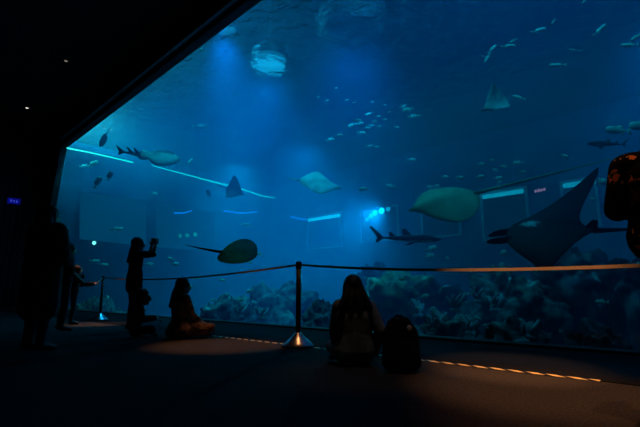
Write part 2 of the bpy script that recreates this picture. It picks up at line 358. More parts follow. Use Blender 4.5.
# small lamps at the left wall
for px, py, r, s, lab in ((94, 243, .10, 2.2, 'tiny white lamp glowing low on the left tank wall'),
                       (180, 236, .12, .5, 'small cyan lamp, leftmost of the low trio on the left tank wall'),
                       (187, 235.5, .13, .6, 'small cyan lamp, middle of the low trio on the left tank wall'),
                       (195, 234.5, .13, .8, 'small cyan lamp, rightmost of the low trio on the left tank wall')):
    p = onleft(px, py)
    t = empty('wall_lamp', p, lab, 'lamp', 'small lamps on the left tank wall'); t.rotation_euler = (0, PI/2, ROTU)
    bm = bmesh.new(); lathe(bm, [(r*1.2, -.06), (r*1.2, 0), (r, .01)], 16); link('housing', bm, M['housing'], t)
    bm = bmesh.new(); lathe(bm, [(r*.9, .011), (r*.8, .05)], 16); link('lens', bm, glow('lamp lens', (.4, .9, .9) if r < .11 else (.05, .7, .85), s), t)
# tiny red sign
p = onback(540, 190.5); bm = bmesh.new(); a = uvz(p)
for k in range(4): wbox(bm, (a[0]-.2+.11*k, TD-.08, a[2]-.06+.01*k), (a[0]-.13+.11*k, TD-.05, a[2]+.05+.02*(k % 2)))
o = link('exit_lamp', bm, glow('red sign', (.75, .04, .1), 8), None, False); setp(o, 'tiny red glowing sign on the far back wall above the manta', 'sign')

# ------------------------------------------------------------------ rocks and coral
def blobmesh(sx, sy, sz, seed, amp=.35, sub=4, freq=1.3):
    bm = bmesh.new(); bmesh.ops.create_icosphere(bm, subdivisions=sub, radius=1)
    for v in bm.verts:
        d = v.co.normalized(); n = noise.fractal(v.co*freq+Vector((seed*7.1, seed*3.3, seed)), 1.0, 2.0, 6); n2 = noise.noise(v.co*.9+Vector((seed, 0, 0)))
        q = d*(1+amp*n+.35*n2)
        v.co = Vector((q.x*sx, q.y*sy, q.z*sz if d.z > 0 else q.z*sx*.8))
    return bm
def rock(px, py_top, d, wpx, lab, m='rock', group=None, depth=1.0, seed=1, amp=.42, name='reef_rock', cat='rock', freq=2.0):
    top = tank(px, py_top, d); base = Vector((top.x, top.y, TB)); s = wpx/F*top.y/2; hz = max(.25, top.z-TB)
    sz = min(hz*.6, s*.85); bm = blobmesh(s, s*depth, sz, seed, amp, 5, freq)
    zc = top.z-sz*1.1; low = TB-zc                       # the foot flares down to the tank floor
    for v in bm.verts:
        if v.co.z < -.05*sz: v.co.z *= max(1.0, -low/(s*.75)); v.co.x *= 1.12; v.co.y *= 1.12
        v.co.z = max(v.co.z, low)
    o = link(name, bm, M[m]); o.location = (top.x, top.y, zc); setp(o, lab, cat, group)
    o.rotation_euler = (0, 0, seed); return o
RG = 'rocks on the tank floor'
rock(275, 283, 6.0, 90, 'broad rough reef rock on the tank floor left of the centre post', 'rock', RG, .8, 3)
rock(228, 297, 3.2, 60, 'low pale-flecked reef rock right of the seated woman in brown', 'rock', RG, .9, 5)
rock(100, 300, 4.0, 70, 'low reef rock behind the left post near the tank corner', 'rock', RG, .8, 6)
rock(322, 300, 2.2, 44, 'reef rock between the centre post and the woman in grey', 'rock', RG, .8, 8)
rock(395, 270, 5.0, 78, 'tall green coral mound behind the woman in grey and backpack', 'coral', 'coral mounds', .9, 9, .55, 'coral_mound', 'coral', 2.0)
rock(378, 262, 9, 40, 'dark distant rock behind the head of the woman in grey', 'rockdark', RG, .9, 10)
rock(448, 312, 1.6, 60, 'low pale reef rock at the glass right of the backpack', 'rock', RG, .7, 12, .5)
rock(442, 280, 5.5, 74, 'wide dim reef rock behind the low pale one right of the backpack', 'rockdark', RG, .8, 13)
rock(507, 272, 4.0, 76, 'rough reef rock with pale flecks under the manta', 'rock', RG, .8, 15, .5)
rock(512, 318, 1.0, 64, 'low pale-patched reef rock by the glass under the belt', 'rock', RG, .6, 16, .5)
rock(572, 250, 5.0, 84, 'dark rock pillar at the right behind the belt end', 'rockdark', RG, .8, 18)
rock(596, 322, 1.0, 50, 'small dim reef rock at the lower right of the glass', 'rockdark', RG, .7, 19)
rock(640, 262, 4.0, 70, 'dark rock at the right edge beside the patterned sleeve', 'rockdark', RG, .8, 20)
# coral pieces standing between the rocks
def coral(px, py, d, h, lab, m, seed):
    p = tank(px, py, d); rnd = random.Random(seed); bm = bmesh.new()
    for k in range(9):
        a = rnd.uniform(0, 2*PI); l = h*rnd.uniform(.6, 1)
        q = [Vector((0, 0, 0)), Vector((math.cos(a)*l*.3, math.sin(a)*l*.3, l*.45)), Vector((math.cos(a+.5)*l*.55, math.sin(a+.5)*l*.55, l*.85))]
        tube(bm, q, [h*.09, h*.075, h*.05], 7)
    lathe(bm, [(h*.3, -.02), (h*.24, h*.1), (h*.1, h*.2)], 12)
    o = link('branching_coral', bm, M[m]); o.location = (p.x, p.y, max(.02, p.z-h*.5)); setp(o, lab, 'coral', 'branching corals on the reef'); return o
for i, (px, py, d, h) in enumerate(((436, 330, 1.4, .35), (470, 332, 1.2, .3), (455, 300, 2.6, .4), (495, 300, 3, .4), (528, 326, 1.0, .3), (240, 312, 2.4, .4), (262, 316, 2.2, .35), (345, 308, 1.8, .3), (418, 306, 3.2, .45), (478, 292, 3.4, .4))):
    coral(px, py, d, h, 'pale branching coral growing among the reef rocks low behind the glass', 'palecoral', i)

# ------------------------------------------------------------------ fish
def orient(loc, H, S=None, scale=1.0):
    H = H.normalized()
    if S is None:
        S = Vector((0, 0, 1)).cross(H)
        if S.length < 1e-3: S = RV.copy()
    S = (S-H*S.dot(H)).normalized(); N = H.cross(S)
    m = Matrix(((H.x, S.x, N.x, 0), (H.y, S.y, N.y, 0), (H.z, S.z, N.z, 0), (0, 0, 0, 1)))
    return Matrix.Translation(loc) @ m @ Matrix.Scale(scale, 4)
def screen(a, fwd=0.0):               # direction seen at angle a (degrees) in the picture, leaning away by fwd
    r = math.radians(a); return RV*math.cos(r)+UV_*math.sin(r)+FV*fwd
def fin(bm, pts, th=.012, axis='y'):
    off = Vector((0, th, 0)) if axis == 'y' else Vector((0, 0, th))
    prism(bm, [Vector(p)-off*.5 for p in pts], off)
def loft(bm, st, n=12):               # st: (x, half width y, up z, down z, centre z)
    rings = []
    for x, wy, zu, zd, cz in st:
        rings.append([bm.verts.new((x, wy*math.cos(2*PI*k/n), cz+(zu if math.sin(2*PI*k/n) > 0 else zd)*math.sin(2*PI*k/n))) for k in range(n)])
    for i in range(len(rings)-1):
        for k in range(n): bm.faces.new((rings[i][k], rings[i][(k+1) % n], rings[i+1][(k+1) % n], rings[i+1][k]))
    bm.faces.new(rings[0]); bm.faces.new(rings[-1][::-1])
def fish_body(h=.16, wd=.08, bend=0.0):
    bm = bmesh.new(); st = []
    for i in range(15):
        s = i/14; x = .5-.86*s
        e = (math.sin(PI*min(1, s*.97+.03)**.62))**.9 if s < 1 else .12
        e = max(e, .14 if s > .5 else .05)
        st.append((x, wd*e, h*e, h*e*1.05, 0))
    loft(bm, st); return bm
def fish_tail(h=.16):
    bm = bmesh.new(); fin(bm, [(-.33, 0, .03), (-.52, 0, h*1.0), (-.44, 0, 0), (-.52, 0, -h*1.0), (-.33, 0, -.03)]); return bm
def fish_fins(h=.16):
    bm = bmesh.new(); fin(bm, [(.16, 0, h*.85), (-.02, 0, h*1.35), (-.2, 0, h*.85), (-.2, 0, h*.55)]); return bm
def anal_fin(h=.16):
    bm = bmesh.new(); fin(bm, [(-.05, 0, -h*.8), (-.17, 0, -h*1.25), (-.22, 0, -h*.55)]); return bm
def merge(*bs):
    out = bmesh.new()
    for b in bs:
        me = bpy.data.meshes.new('t'); b.to_mesh(me); b.free(); out.from_mesh(me); bpy.data.meshes.remove(me)
    return out
protos = {}
def smallfish(px, py, d, Lpx, ang, lab, group, m='silver', h=.15, fwd=.2, name='small_fish'):
    key = (m, h)
    loc = tank(px, py, d); L = Lpx/F*(loc-EY).dot(FV)*math.sqrt(1+fwd*fwd)
    H = screen(ang, fwd)
    if key not in protos:
        o = link(name, merge(fish_body(h, h*.55), fish_tail(h), fish_fins(h), anal_fin(h)), M[m]); protos[key] = o
    else:
        o = protos[key].copy(); C.objects.link(o); o.name = name
    for k in list(o.keys()): del o[k]
    o.matrix_world = orient(loc, H, None, L); setp(o, lab, 'fish', group); return o
def bigfish(px, py, d, Lpx, ang, lab, m='greenfish', h=.17, fwd=.1, name='reef_fish', group=None, fm=None):
    loc = tank(px, py, d); L = Lpx/F*(loc-EY).dot(FV)*math.sqrt(1+fwd*fwd)
    t = empty(name, loc, lab, 'fish', group); t.matrix_world = orient(loc, screen(ang, fwd), None, L)
    fm = fm or m
    link('body', fish_body(h, h*.5), M[m], t); link('tail_fin', fish_tail(h*1.1), M[fm], t); link('dorsal_fin', fish_fins(h), M[fm], t); link('anal_fin', anal_fin(h), M[fm], t)
    for s in (1, -1):
        bm = bmesh.new(); lathe(bm, [(.002, -.008), (.016, 0), (.002, .008)], 8, (.38, s*h*.27, h*.25)); link('eye', bm, M['eye'], t)
    return t
# top right silver school
TRs = 'silver fish schooling near the upper right'
for px, py, L, a in ((538, 30.5, 15, 200), (553.5, 21.5, 7, 235), (584, 1.5, 7, 220), (599.5, 30, 14, 225), (573, 50, 9, 175), (580.5, 50.5, 3.5, 180),
                     (558, 65, 14, 175), (513, 41, 9, 210), (508, 46, 13, 185), (492, 49, 11, 225), (487.5, 57.5, 10, 240), (483, 56, 4, 150), (630, 45, 17, 185), (636, 37, 12, 215)):
    smallfish(px, py, 3.4+random.uniform(-.6, 1.0), L*1.1, a+180 if random.random() < .3 else a, 'slim silvery green fish of the school near the upper right water top', TRs, h=.11, fwd=random.uniform(-.2, .3))
smallfish(519, 97.5, 4.6, 13, 160, 'slim silvery fish with curved back just right of the upright-winged ray', None, h=.11)
# middle school
Ms = 'small pale fish schooling above the centre'
for px, py, L in ((369, 114, 6), (358, 120.3, 6), (352, 125.3, 7), (360, 123.3, 6), (367, 128, 6), (361.5, 133, 7), (375.5, 121.5, 4.5), (371.5, 125.5, 4), (379, 126.5, 4), (385, 119.5, 4), (379, 116, 4), (397, 127, 4),
                  (403, 106.5, 6), (408, 109.5, 9), (385, 105, 3), (354, 102.5, 3), (347, 100, 3.5), (369, 146.5, 6), (377, 147, 4), (339, 135.5, 6), (330, 140, 7), (336, 88, 3), (327, 100.5, 3.5), (318, 97, 3), (372, 102, 3), (390, 112, 3)):
    smallfish(px, py, 6+random.uniform(-1.5, 1.5), L*1.25, random.choice((10, 15, -5, 20, 185, 195)), 'tiny pale fish of the loose school above the tank centre', Ms, h=.17, fwd=random.uniform(-.3, .4))
smallfish(412.5, 116.3, 7, 10, 10, 'brightest pale fish at the right end of the loose centre school', None, h=.17); smallfish(418.5, 115.5, 7, 4, 0, 'tiny dim fish right behind the brightest fish of the centre school', None, h=.2)
smallfish(411.5, 159.5, 7, 9, 0, 'single pale green fish left above the big green stingray', None, h=.17)
# right school over the ray tail
Rs = 'small pale fish between the green stingray and its tail'
for px, py, L in ((481, 164, 6), (504, 166.5, 6), (518.5, 162.5, 8), (496, 170, 6), (522, 171.5, 6), (498, 178, 7), (480, 176.5, 6), (445, 177, 6), (460, 177.5, 7), (429, 187, 6), (436.5, 186, 6), (391, 186, 8), (364, 189, 8), (500, 181.5, 4), (564.5, 155.8, 7), (492, 160, 4)):
    smallfish(px, py, 5.5+random.uniform(-1.5, 2), L*1.2, random.choice((0, 10, -15, 180, 170)), 'small pale fish in the scattered band around the green stingray and its tail', Rs, h=.19, fwd=random.uniform(-.3, .3))
# left and low
for px, py, L, a, d, m, h, lab in (
    (92.5, 164, 10, 30, 2.5, 'silver', .2, 'pale green fish just under the teal light strip at the left'),
    (83, 166, 6, 10, 3.5, 'silver', .2, 'faint small fish between the window corner and the pale green fish'),
    (190, 162, 8, 60, 6, 'silver', .16, 'pale slim fish pointing upward above the cyan light strip'),
    (116.5, 229, 12, 5, 3, 'greenfish', .13, 'bright green slim fish left above the standing woman'),
    (94.5, 261, 9, 0, 4, 'silver', .14, 'pale slim fish low left, above the left post'),
    (103.5, 264.5, 8, -5, 5, 'silver', .14, 'faint pale fish right beside another above the left post'),
    (148.5, 264, 8, 0, 4, 'silver', .14, 'faint pale fish right of the standing woman at waist height'),
    (154, 193.5, 6, 0, 7, 'silver', .2, 'faint pale fish below the guitarfish'),
    (245.5, 224.5, 9, 5, 8, 'silver', .12, 'thin pale fish above the dark stingray'),
    (195, 278.5, 8, 0, 4, 'silver', .12, 'thin pale fish above the seated woman in brown'),
    (602, 302, 11, 180, 2.0, 'silver', .18, 'bright pale fish low at the right under the belt end'),
    (447, 258, 4, 0, 5, 'silver', .3, 'tiny pale round fish under the shark snout'),
    (431, 249, 12, 20, 7, 'greenfish', .2, 'pale green fish below the shark'),
    (429, 256, 10, 10, 7.5, 'greenfish', .2, 'dim green fish under the pale green fish below the shark'),
    (460, 301, 7, 140, 2.5, 'silver', .16, 'pale fish swimming low between backpack and manta'),
    (432, 309, 7, 20, 3, 'silver', .2, 'pale fish hovering above the low reef right of backpack'),
    (399, 283, 8, 60, 4, 'silver', .14, 'pale fish crossing in front of the green coral mound'),
    (440, 291, 6, 60, 4, 'silver', .14, 'small pale fish rising over the dim reef right of the coral mound'),
    (560, 331, 4, 0, 1.5, 'silver', .3, 'tiny pale round fish low in front of the dark rock pillar'),
    (503, 253, 7, 30, 4.5, 'silver', .3, 'pale rounded fish just under the manta mouth'),
    (601, 182, 12, 10, 6, 'greenfish', .26, 'pale plump fish between the manta wing tip and patterned sleeve'),
    (592, 199, 5, 0, 7, 'silver', .2, 'tiny pale fish right of the manta wing tip')):
    smallfish(px, py, d, L*1.1, a, lab, None, m, h)
Ls = 'tiny pale fish drifting over the reef'
for px, py, L in ((171, 259, 6), (175, 264, 7), (191, 286, 5), (222, 280, 6), (249, 262, 6), (260, 254.5, 6), (240, 300, 6), (250, 291, 7), (214, 300, 5), (401, 279, 7), (442, 287.5, 4), (469, 294, 5), (417.5, 307.5, 6), (455, 326, 6), (474, 334, 6), (477.5, 317.5, 5), (492, 306, 5), (520, 300, 5), (486, 325, 6)):
    smallfish(px, py, 1.6+random.uniform(-.4, .8), L*1.1, random.choice((0, 15, -10, 180, 160, 200)), 'tiny pale fish drifting low in front of the reef', Ls, h=.2, fwd=random.uniform(-.3, .3))
bigfish(618.5, 130, 4.5, 24, 175, 'plump green fish near the right edge above the shark', 'greenfish', .17)
bigfish(640, 126, 4.5, 20, 175, 'plump green fish cut by the right edge of the picture', 'greenfish', .22)
bigfish(200.5, 126.3, 7, 16, 5, 'dark fish with pale belly alone at the upper left of the tank', 'darkfish', .16)
bigfish(97.5, 182.5, 3, 13, 65, 'dark upright fish below the teal strip, left of a pair', 'darkfish', .24)
bigfish(109.5, 176, 3, 10, 70, 'dark upright fish below the teal strip, right of a pair', 'darkfish', .3)
bigfish(208.8, 194, 7, 9, 115, 'tiny dark upright fish left of the small eagle ray', 'darkfish', .2)


# sharks
def shark(px, py, d, Lpx, ang, lab, fwd=.1, mback='sharkgrey', slim=1.0):
    loc = tank(px, py, d); L = Lpx/F*(loc-EY).dot(FV)*math.sqrt(1+fwd*fwd)
    t = empty('shark', loc, lab, 'shark', 'sharks'); t.matrix_world = orient(loc, screen(ang, fwd), None, L)
    bm = bmesh.new(); st = []
    for i in range(19):
        s = i/18; x = .5-.85*s
        e = min(1, (s/.32)**.6) if s < .32 else max(.08, 1-((s-.32)/.68)**1.15*.93)
        e = max(e, .04); st.append((x, .062*e*slim, .058*e*slim, .052*e*slim, .0))
    loft(bm, st, 14); o = link('body', bm, M[mback], t)
    o.data.materials.append(M['paleb'])
    for p in o.data.polygons:
        if p.center.z < -.022*slim: p.material_index = 1
    bm = bmesh.new(); fin(bm, [(.09, 0, .045), (.0, 0, .135), (-.06, 0, .125), (-.04, 0, .04)], .01); link('dorsal_fin', bm, M[mback], t)
    bm = bmesh.new(); fin(bm, [(-.14, 0, .03), (-.2, 0, .085), (-.24, 0, .08), (-.22, 0, .02)], .008); link('second_dorsal_fin', bm, M[mback], t)
    bm = bmesh.new(); fin(bm, [(-.31, 0, .012), (-.47, 0, .15), (-.50, 0, .145), (-.39, 0, .0), (-.42, 0, -.06), (-.39, 0, -.065), (-.31, 0, -.012)], .01); link('tail_fin', bm, M[mback], t)
    for s in (1, -1):
        bm = bmesh.new(); fin(bm, [(.2, s*.04, -.03), (.1, s*.19, -.06), (.05, s*.2, -.065), (.1, s*.03, -.035)], .01, 'z'); link('pectoral_fin', bm, M[mback], t)
    return t
shark(406, 238.5, 4.0, 74, -2, 'grey shark swimming right below the bright back floodlight', .1, 'sharkgrey', 1.15)
shark(608, 144, 5, 40, 178, 'small dark-backed shark with pale belly above the patterned sleeve', .1, 'darkfish', 1.5)

# rays
def rayfish(name, loc, H, S, L, span, mtop, lab, cat='ray', nose=.12, tail=1.6, bend=.0, thick=.11, mbelly=None, swept=0.0, eyes=True, tailr=.022, tcurve=0.0, asym=0.0, n=16, dia=0.0):
    t = empty(name, loc, lab, cat); t.matrix_world = orient(loc, H, S, L)
    bm = bmesh.new(); rows = []
    ys = [math.sin(PI/2*(j/n)) for j in range(-n, n+1)]
    for y in ys:
        a = abs(y); c = math.sqrt(max(0, 1-a**2.0))*(1-dia)+dia*(1-a)
        xle = .5*c**1.0 - swept*a*a + nose*max(0, 1-a*4)**1.3*1.0 ; xte = -.5*c**.9 - swept*a*a*1.15
        if a > .995: xle = xte = -swept*a*a
        th = thick*(1-a)**.8+.008
        zz = bend*a**1.6*span*.5*(1+asym*(1 if y > 0 else -1))
        top, bot = [], []
        for i in range(13):
            s = i/12; x = xle+(xte-xle)*s; pr = (math.sin(PI*s**.75))**.8 if 0 < s < 1 else 0
            top.append(bm.verts.new((x, y*span*.5, zz+th*pr)))
            bot.append(bm.verts.new((x, y*span*.5, zz-th*.4*pr-.001)))
        rows.append((top, bot))
    for j in range(len(rows)-1):
        for i in range(12):
            bm.faces.new((rows[j][0][i], rows[j][0][i+1], rows[j+1][0][i+1], rows[j+1][0][i]))
            bm.faces.new((rows[j][1][i], rows[j+1][1][i], rows[j+1][1][i+1], rows[j][1][i+1]))
        for e in (0, 12):
            bm.faces.new((rows[j][0][e], rows[j+1][0][e], rows[j+1][1][e], rows[j][1][e]))
    bmesh.ops.remove_doubles(bm, verts=bm.verts[:], dist=.0008)
    o = link('body', bm, mtop, t)
    if mbelly:
        o.data.materials.append(mbelly)
        for p in o.data.polygons:
            if p.normal.z < -.1: p.material_index = 1
    if tail:
        bm = bmesh.new(); k = 14
        tube(bm, [(-.42-tail*i/k, tcurve*(i/k)**2, .01+.05*tcurve*(i/k)) for i in range(k+1)], [tailr*(1-.85*i/k)*1.0 for i in range(k+1)], 8); link('tail', bm, mtop, t)
    if eyes:
        for s in (1, -1):
            bm = bmesh.new(); lathe(bm, [(.003, -.02), (.016, 0), (.003, .016)], 10, (.30, s*.09, thick*.8)); link('eye', bm, M['eye'], t)
    return t
# big green stingray: heading left, banked so the back faces the window
p = tank(447, 201, 3.2); sc_ = (p-EY).dot(FV)/F
rayfish('stingray', p, screen(194, -.1), screen(86, 1.5)*-1, 68*sc_, .95, M['raygreen'], 'big green stingray with a very long tail at right of centre', nose=.12, dia=.3, eyes=False, tail=2.5, bend=-.12, thick=.08, tailr=.03)
# dark stingray: heading right
p = tank(238, 254.5, .8); sc_ = (p-EY).dot(FV)/F
rayfish('stingray', p, screen(-6, -.25), screen(88, 1.9), 38*sc_, 1.2, M['rayback'], 'dark stingray swimming right above the seated woman in brown', nose=.02, tail=1.2, bend=.2, thick=.1, tailr=.045, tcurve=.1)
# pale square ray near the centre
p = tank(318, 184, 5.5); sc_ = (p-EY).dot(FV)/F
rayfish('stingray', p, screen(-10, .2), screen(75, 1.5), 42*sc_, 1.0, M['palray'], 'pale angular stingray banking above the bright back window', nose=.12, dia=.8, eyes=False, tail=.45, bend=.1, thick=.08, tailr=.02)
# small eagle ray
p = tank(234, 191, 7); sc_ = (p-EY).dot(FV)/F
rayfish('eagle_ray', p, screen(-20, .2), screen(105, .3), 17*sc_, 1.5, M['sharkgrey'], 'small grey eagle ray with raised wing crossing the cyan strip', nose=.2, tail=.8, bend=.6, thick=.1, dia=.7, swept=.25, tailr=.03)
# upright wing ray near the top right
p = tank(496, 104, 5); sc_ = (p-EY).dot(FV)/F
rayfish('eagle_ray', p, screen(205, .1), screen(80, .35)*-1, 24*sc_, 1.3, M['palray'], 'pale green eagle ray with one wing raised like a sail, upper right', nose=.2, tail=.5, bend=.75, thick=.12, dia=.8, swept=.2, tailr=.02)
# guitarfish at left
p = tank(150, 156, 4.0); sc_ = (p-EY).dot(FV)/F
t = empty('guitarfish', p, 'large dark-backed guitarfish swimming right above the light strip', 'ray'); t.matrix_world = orient(p, screen(-8, .1), screen(85, .9), 60*sc_)
bm = bmesh.new(); rows = []
prof = [(.5, .01), (.46, .07), (.38, .14), (.28, .19), (.16, .2), (.06, .15), (.0, .085), (-.06, .105), (-.13, .11), (-.18, .06), (-.28, .035), (-.4, .022), (-.46, .015)]
st = [(x, wy, .05*min(1, wy*9)+.005, .03*min(1, wy*9)+.004, 0) for x, wy in prof]
loft(bm, st, 16); o = link('body', bm, M['darkfish'], t); o.data.materials.append(M['palray'])
for q in o.data.polygons:
    if q.center.y < .06 and q.center.x > -.1: q.material_index = 1
for x in (-.2, -.31):
    bm = bmesh.new(); fin(bm, [(x+.05, 0, .02), (x-.03, 0, .13), (x-.05, 0, .12), (x-.02, 0, .02)], .012); link('dorsal_fin', bm, M['darkfish'], t)
bm = bmesh.new(); fin(bm, [(-.4, -.0, .01), (-.52, 0, .13), (-.5, 0, .0), (-.53, 0, -.08), (-.41, 0, -.01)], .012); link('tail_fin', bm, M['darkfish'], t)
# dark ray upper left with thin tail
p = tank(103, 140, 3); sc_ = (p-EY).dot(FV)/F
rayfish('stingray', p, screen(238, .1), screen(150, .6), 14*sc_, .8, M['rayback'], 'small dark stingray with thin tail in the upper left window corner', nose=.1, tail=1.6, bend=.1, thick=.12, tailr=.03)
# manta
def mantamat():
    m = mat('black manta skin with pale shoulder patch', (.007, .009, .012), .6, .4, 3); nt = m.node_tree; b = nt.nodes['Principled BSDF']; b.inputs['Specular IOR Level'].default_value = .02
    tc = nt.nodes.new('ShaderNodeTexCoord'); n = nt.nodes.new('ShaderNodeTexNoise'); n.inputs['Scale'].default_value = 14
    mp = nt.nodes.new('ShaderNodeMapping'); mp.inputs['Location'].default_value = (-.22*4.2, .0, 0); mp.inputs['Scale'].default_value = (4.2, 4.8, 0)
    ln = nt.nodes.new('ShaderNodeVectorMath'); ln.operation = 'LENGTH'
    nt.links.new(tc.outputs['Object'], mp.inputs[0]); nt.links.new(tc.outputs['Object'], n.inputs['Vector']); nt.links.new(mp.outputs[0], ln.inputs[0])
    ad = nt.nodes.new('ShaderNodeMath'); ad.operation = 'MULTIPLY_ADD'; ad.inputs[1].default_value = 1.1; nt.links.new(n.outputs[0], ad.inputs[0]); nt.links.new(ln.outputs['Value'], ad.inputs[2])
    r = nt.nodes.new('ShaderNodeValToRGB'); e = r.color_ramp.elements; e[0].position = .72; e[0].color = (.35, .45, .45, 1); e[1].position = 1.0; e[1].color = (.007, .009, .012, 1)
    nt.links.new(ad.outputs[0], r.inputs['Fac']); nt.links.new(r.outputs['Color'], b.inputs['Base Color']); return m
def manta():
    loc = tank(552, 233, 1.9); s = (loc-EY).dot(FV)/F
    H = RV*-.87-UV_*.08+FV*.45; S = -(RV*.42+UV_*.24+FV*.85)
    t = empty('manta_ray', loc, 'huge black manta ray with upswept wing gliding left at the right', 'ray'); t.matrix_world = orient(loc, H, S, 92*s)
    n = 22; bm = bmesh.new(); rows = []
    for j in range(-n, n+1):
        y = j/n; a = abs(y); k = 1 if y < 0 else .75; sw = 1 if y < 0 else .35
        b = max(0, (a-.14)/.86)
        xle = .46-(1.0 if y < 0 else .36)*b**1.6
        xte = -.42+.16*math.sin(PI*a)-.17*a*a if y < 0 else -.42+.48*a**.8
        if a > .985: xle = xte = (xle+xte)/2
        th = .13*(1-a)**.9+.01; zz = .50*a**3.2 if y < 0 else -.16*a**1.5
        top, bot = [], []
        for i in range(15):
            q = i/14; x = xle+(xte-xle)*q; pr = math.sin(PI*q**.7)**.8 if 0 < q < 1 else 0
            top.append(bm.verts.new((x, y*.95*k, zz+th*pr))); bot.append(bm.verts.new((x, y*.95*k, zz-th*.7*pr-.001)))
        rows.append((top, bot))
    for j in range(len(rows)-1):
        for i in range(14):
            bm.faces.new((rows[j][0][i], rows[j][0][i+1], rows[j+1][0][i+1], rows[j+1][0][i]))
            bm.faces.new((rows[j][1][i], rows[j+1][1][i], rows[j+1][1][i+1], rows[j][1][i+1]))
        for e in (0, 14): bm.faces.new((rows[j][0][e], rows[j+1][0][e], rows[j+1][1][e], rows[j][1][e]))
    bmesh.ops.remove_doubles(bm, verts=bm.verts[:], dist=.0008)
    link('body', bm, mantamat(), t)
    for sd in (1, -1):
        bm = bmesh.new(); tube(bm, [(.42, sd*.15, .0), (.52, sd*.155, -.01), (.60, sd*.14, -.02), (.66, sd*.12, -.03)], [.035, .038, .03, .012], 10, (.5, 1.1)); link('cephalic_fin', bm, M['manta'], t)
        bm = bmesh.new(); lathe(bm, [(.006, -.02), (.03, 0), (.006, .02)], 10, (.40, sd*.2, .03)); link('eye', bm, M['eye'], t)
    bm = bmesh.new(); tube(bm, [(-.38, 0, 0), (-.7, .02, .0), (-1.05, .05, .02)], [.03, .014, .005], 8); link('tail', bm, M['manta'], t)
    bm = bmesh.new(); fin(bm, [(-.3, 0, .04), (-.38, 0, .12), (-.43, 0, .11), (-.42, 0, .02)], .015); link('dorsal_fin', bm, M['manta'], t)
    return t
manta()

# ------------------------------------------------------------------ stanchions, belts
def stanchion(loc, lab, h=1.02):
    t = empty('stanchion', loc, lab, 'barrier post', 'barrier posts')
    bm = bmesh.new(); lathe(bm, [(.185, 0), (.19, .012), (.185, .025), (.14, .06), (.09, .105), (.045, .15), (.035, .165)], 40); link('base', bm, M['chrome'], t)
    bm = bmesh.new(); lathe(bm, [(.188, 0), (.196, .004), (.196, .014), (.187, .02)], 40); link('base_ring', bm, M['hook'], t)
    bm = bmesh.new(); lathe(bm, [(.031, .155), (.031, h-.09)], 24); link('pole', bm, M['post'], t)
    bm = bmesh.new(); lathe(bm, [(.033, h-.092), (.037, h-.085), (.037, h-.012), (.03, h)], 24); link('belt_head', bm, M['hook'], t)
    return t
pc = ground(298, 346.5, .006); pl = ground(99.5, 320, .006)
hC = (at(298, 262, pc.y).z); hL = at(105, 276, pl.y).z
print('post', pc, pl, hC, hL)
stanchion(pc, 'black barrier post with conical steel base at the centre', hC)
stanchion(pl, 'black barrier post with conical steel base at the far left', hL)
pr = Vector((4.3, .95, .006)); stanchion(pr, 'black barrier post out past the right edge of the picture', 1.02)
def belt(pts, lab, m='belt', hgt=.026):
    bm = bmesh.new(); rows = []
    for i, p in enumerate(pts):
        tdir = (pts[min(i+1, len(pts)-1)]-pts[max(0, i-1)]); s = Vector((tdir.y, -tdir.x, 0)).normalized()*.0018
        rows.append([bm.verts.new(p+s+Vector((0, 0, hgt/2))), bm.verts.new(p-s+Vector((0, 0, hgt/2))), bm.verts.new(p-s-Vector((0, 0, hgt/2))), bm.verts.new(p+s-Vector((0, 0, hgt/2)))])
    for i in range(len(rows)-1):
        for k in range(4): bm.faces.new((rows[i][k], rows[i][(k+1) % 4], rows[i+1][(k+1) % 4], rows[i+1][k]))
    bm.faces.new(rows[0]); bm.faces.new(rows[-1][::-1])
    o = link('barrier_belt', bm, M[m], None, False); setp(o, lab, 'belt', 'barrier belts'); return o
def sag(a, b, s, n=40):
    return [a.lerp(b, i/n)-Vector((0, 0, s*4*(i/n)*(1-i/n))) for i in range(n+1)]
A = pl+Vector((0, 0, hL-.05)); B = pc+Vector((0, 0, hC-.04)); D = pr+Vector((0, 0, .97))
belt(sag(A, B, .10), 'sagging belt between the far left post and the centre post')
belt(sag(B, D, .155), 'sagging belt from the centre post to the right, lit orange')
bm = bmesh.new()
# ------------------------------------------------------------------ people
def capsule(bm, a, b, ra, rb, n=12):
    a, b = Vector(a), Vector(b); d = b-a; L = d.length
    if L < 1e-5: d = Vector((0, 0, 1)); L = 0
    t = d.normalized(); s = t.orthogonal().normalized(); u = t.cross(s)
    prof = []
    for i in range(5): ang = -PI/2+PI/2*i/4; prof.append((ra*math.cos(ang), ra*math.sin(ang), 0))
    for i in range(5): ang = PI/2*i/4; prof.append((rb*math.cos(ang), rb*math.sin(ang), 1))
    rings = []
    for r, z, e in prof:
        c = (b if e else a)+t*z; r = max(r, 1e-4)
        rings.append([bm.verts.new(c+s*(r*math.cos(2*PI*k/n))+u*(r*math.sin(2*PI*k/n))) for k in range(n)])
    for i in range(len(rings)-1):
        for k in range(n): bm.faces.new((rings[i][k], rings[i][(k+1) % n], rings[i+1][(k+1) % n], rings[i+1][k]))
    bm.faces.new(rings[0][::-1]); bm.faces.new(rings[-1])
def ellipsoid(bm, c, r, rot=None):
    ret = bmesh.ops.create_uvsphere(bm, u_segments=18, v_segments=12, radius=1)
    mtx = Matrix.Translation(Vector(c)) @ (rot or Matrix.Identity(4)) @ Matrix.Diagonal((*r, 1))
    for v in ret['verts']: v.co = mtx @ v.co
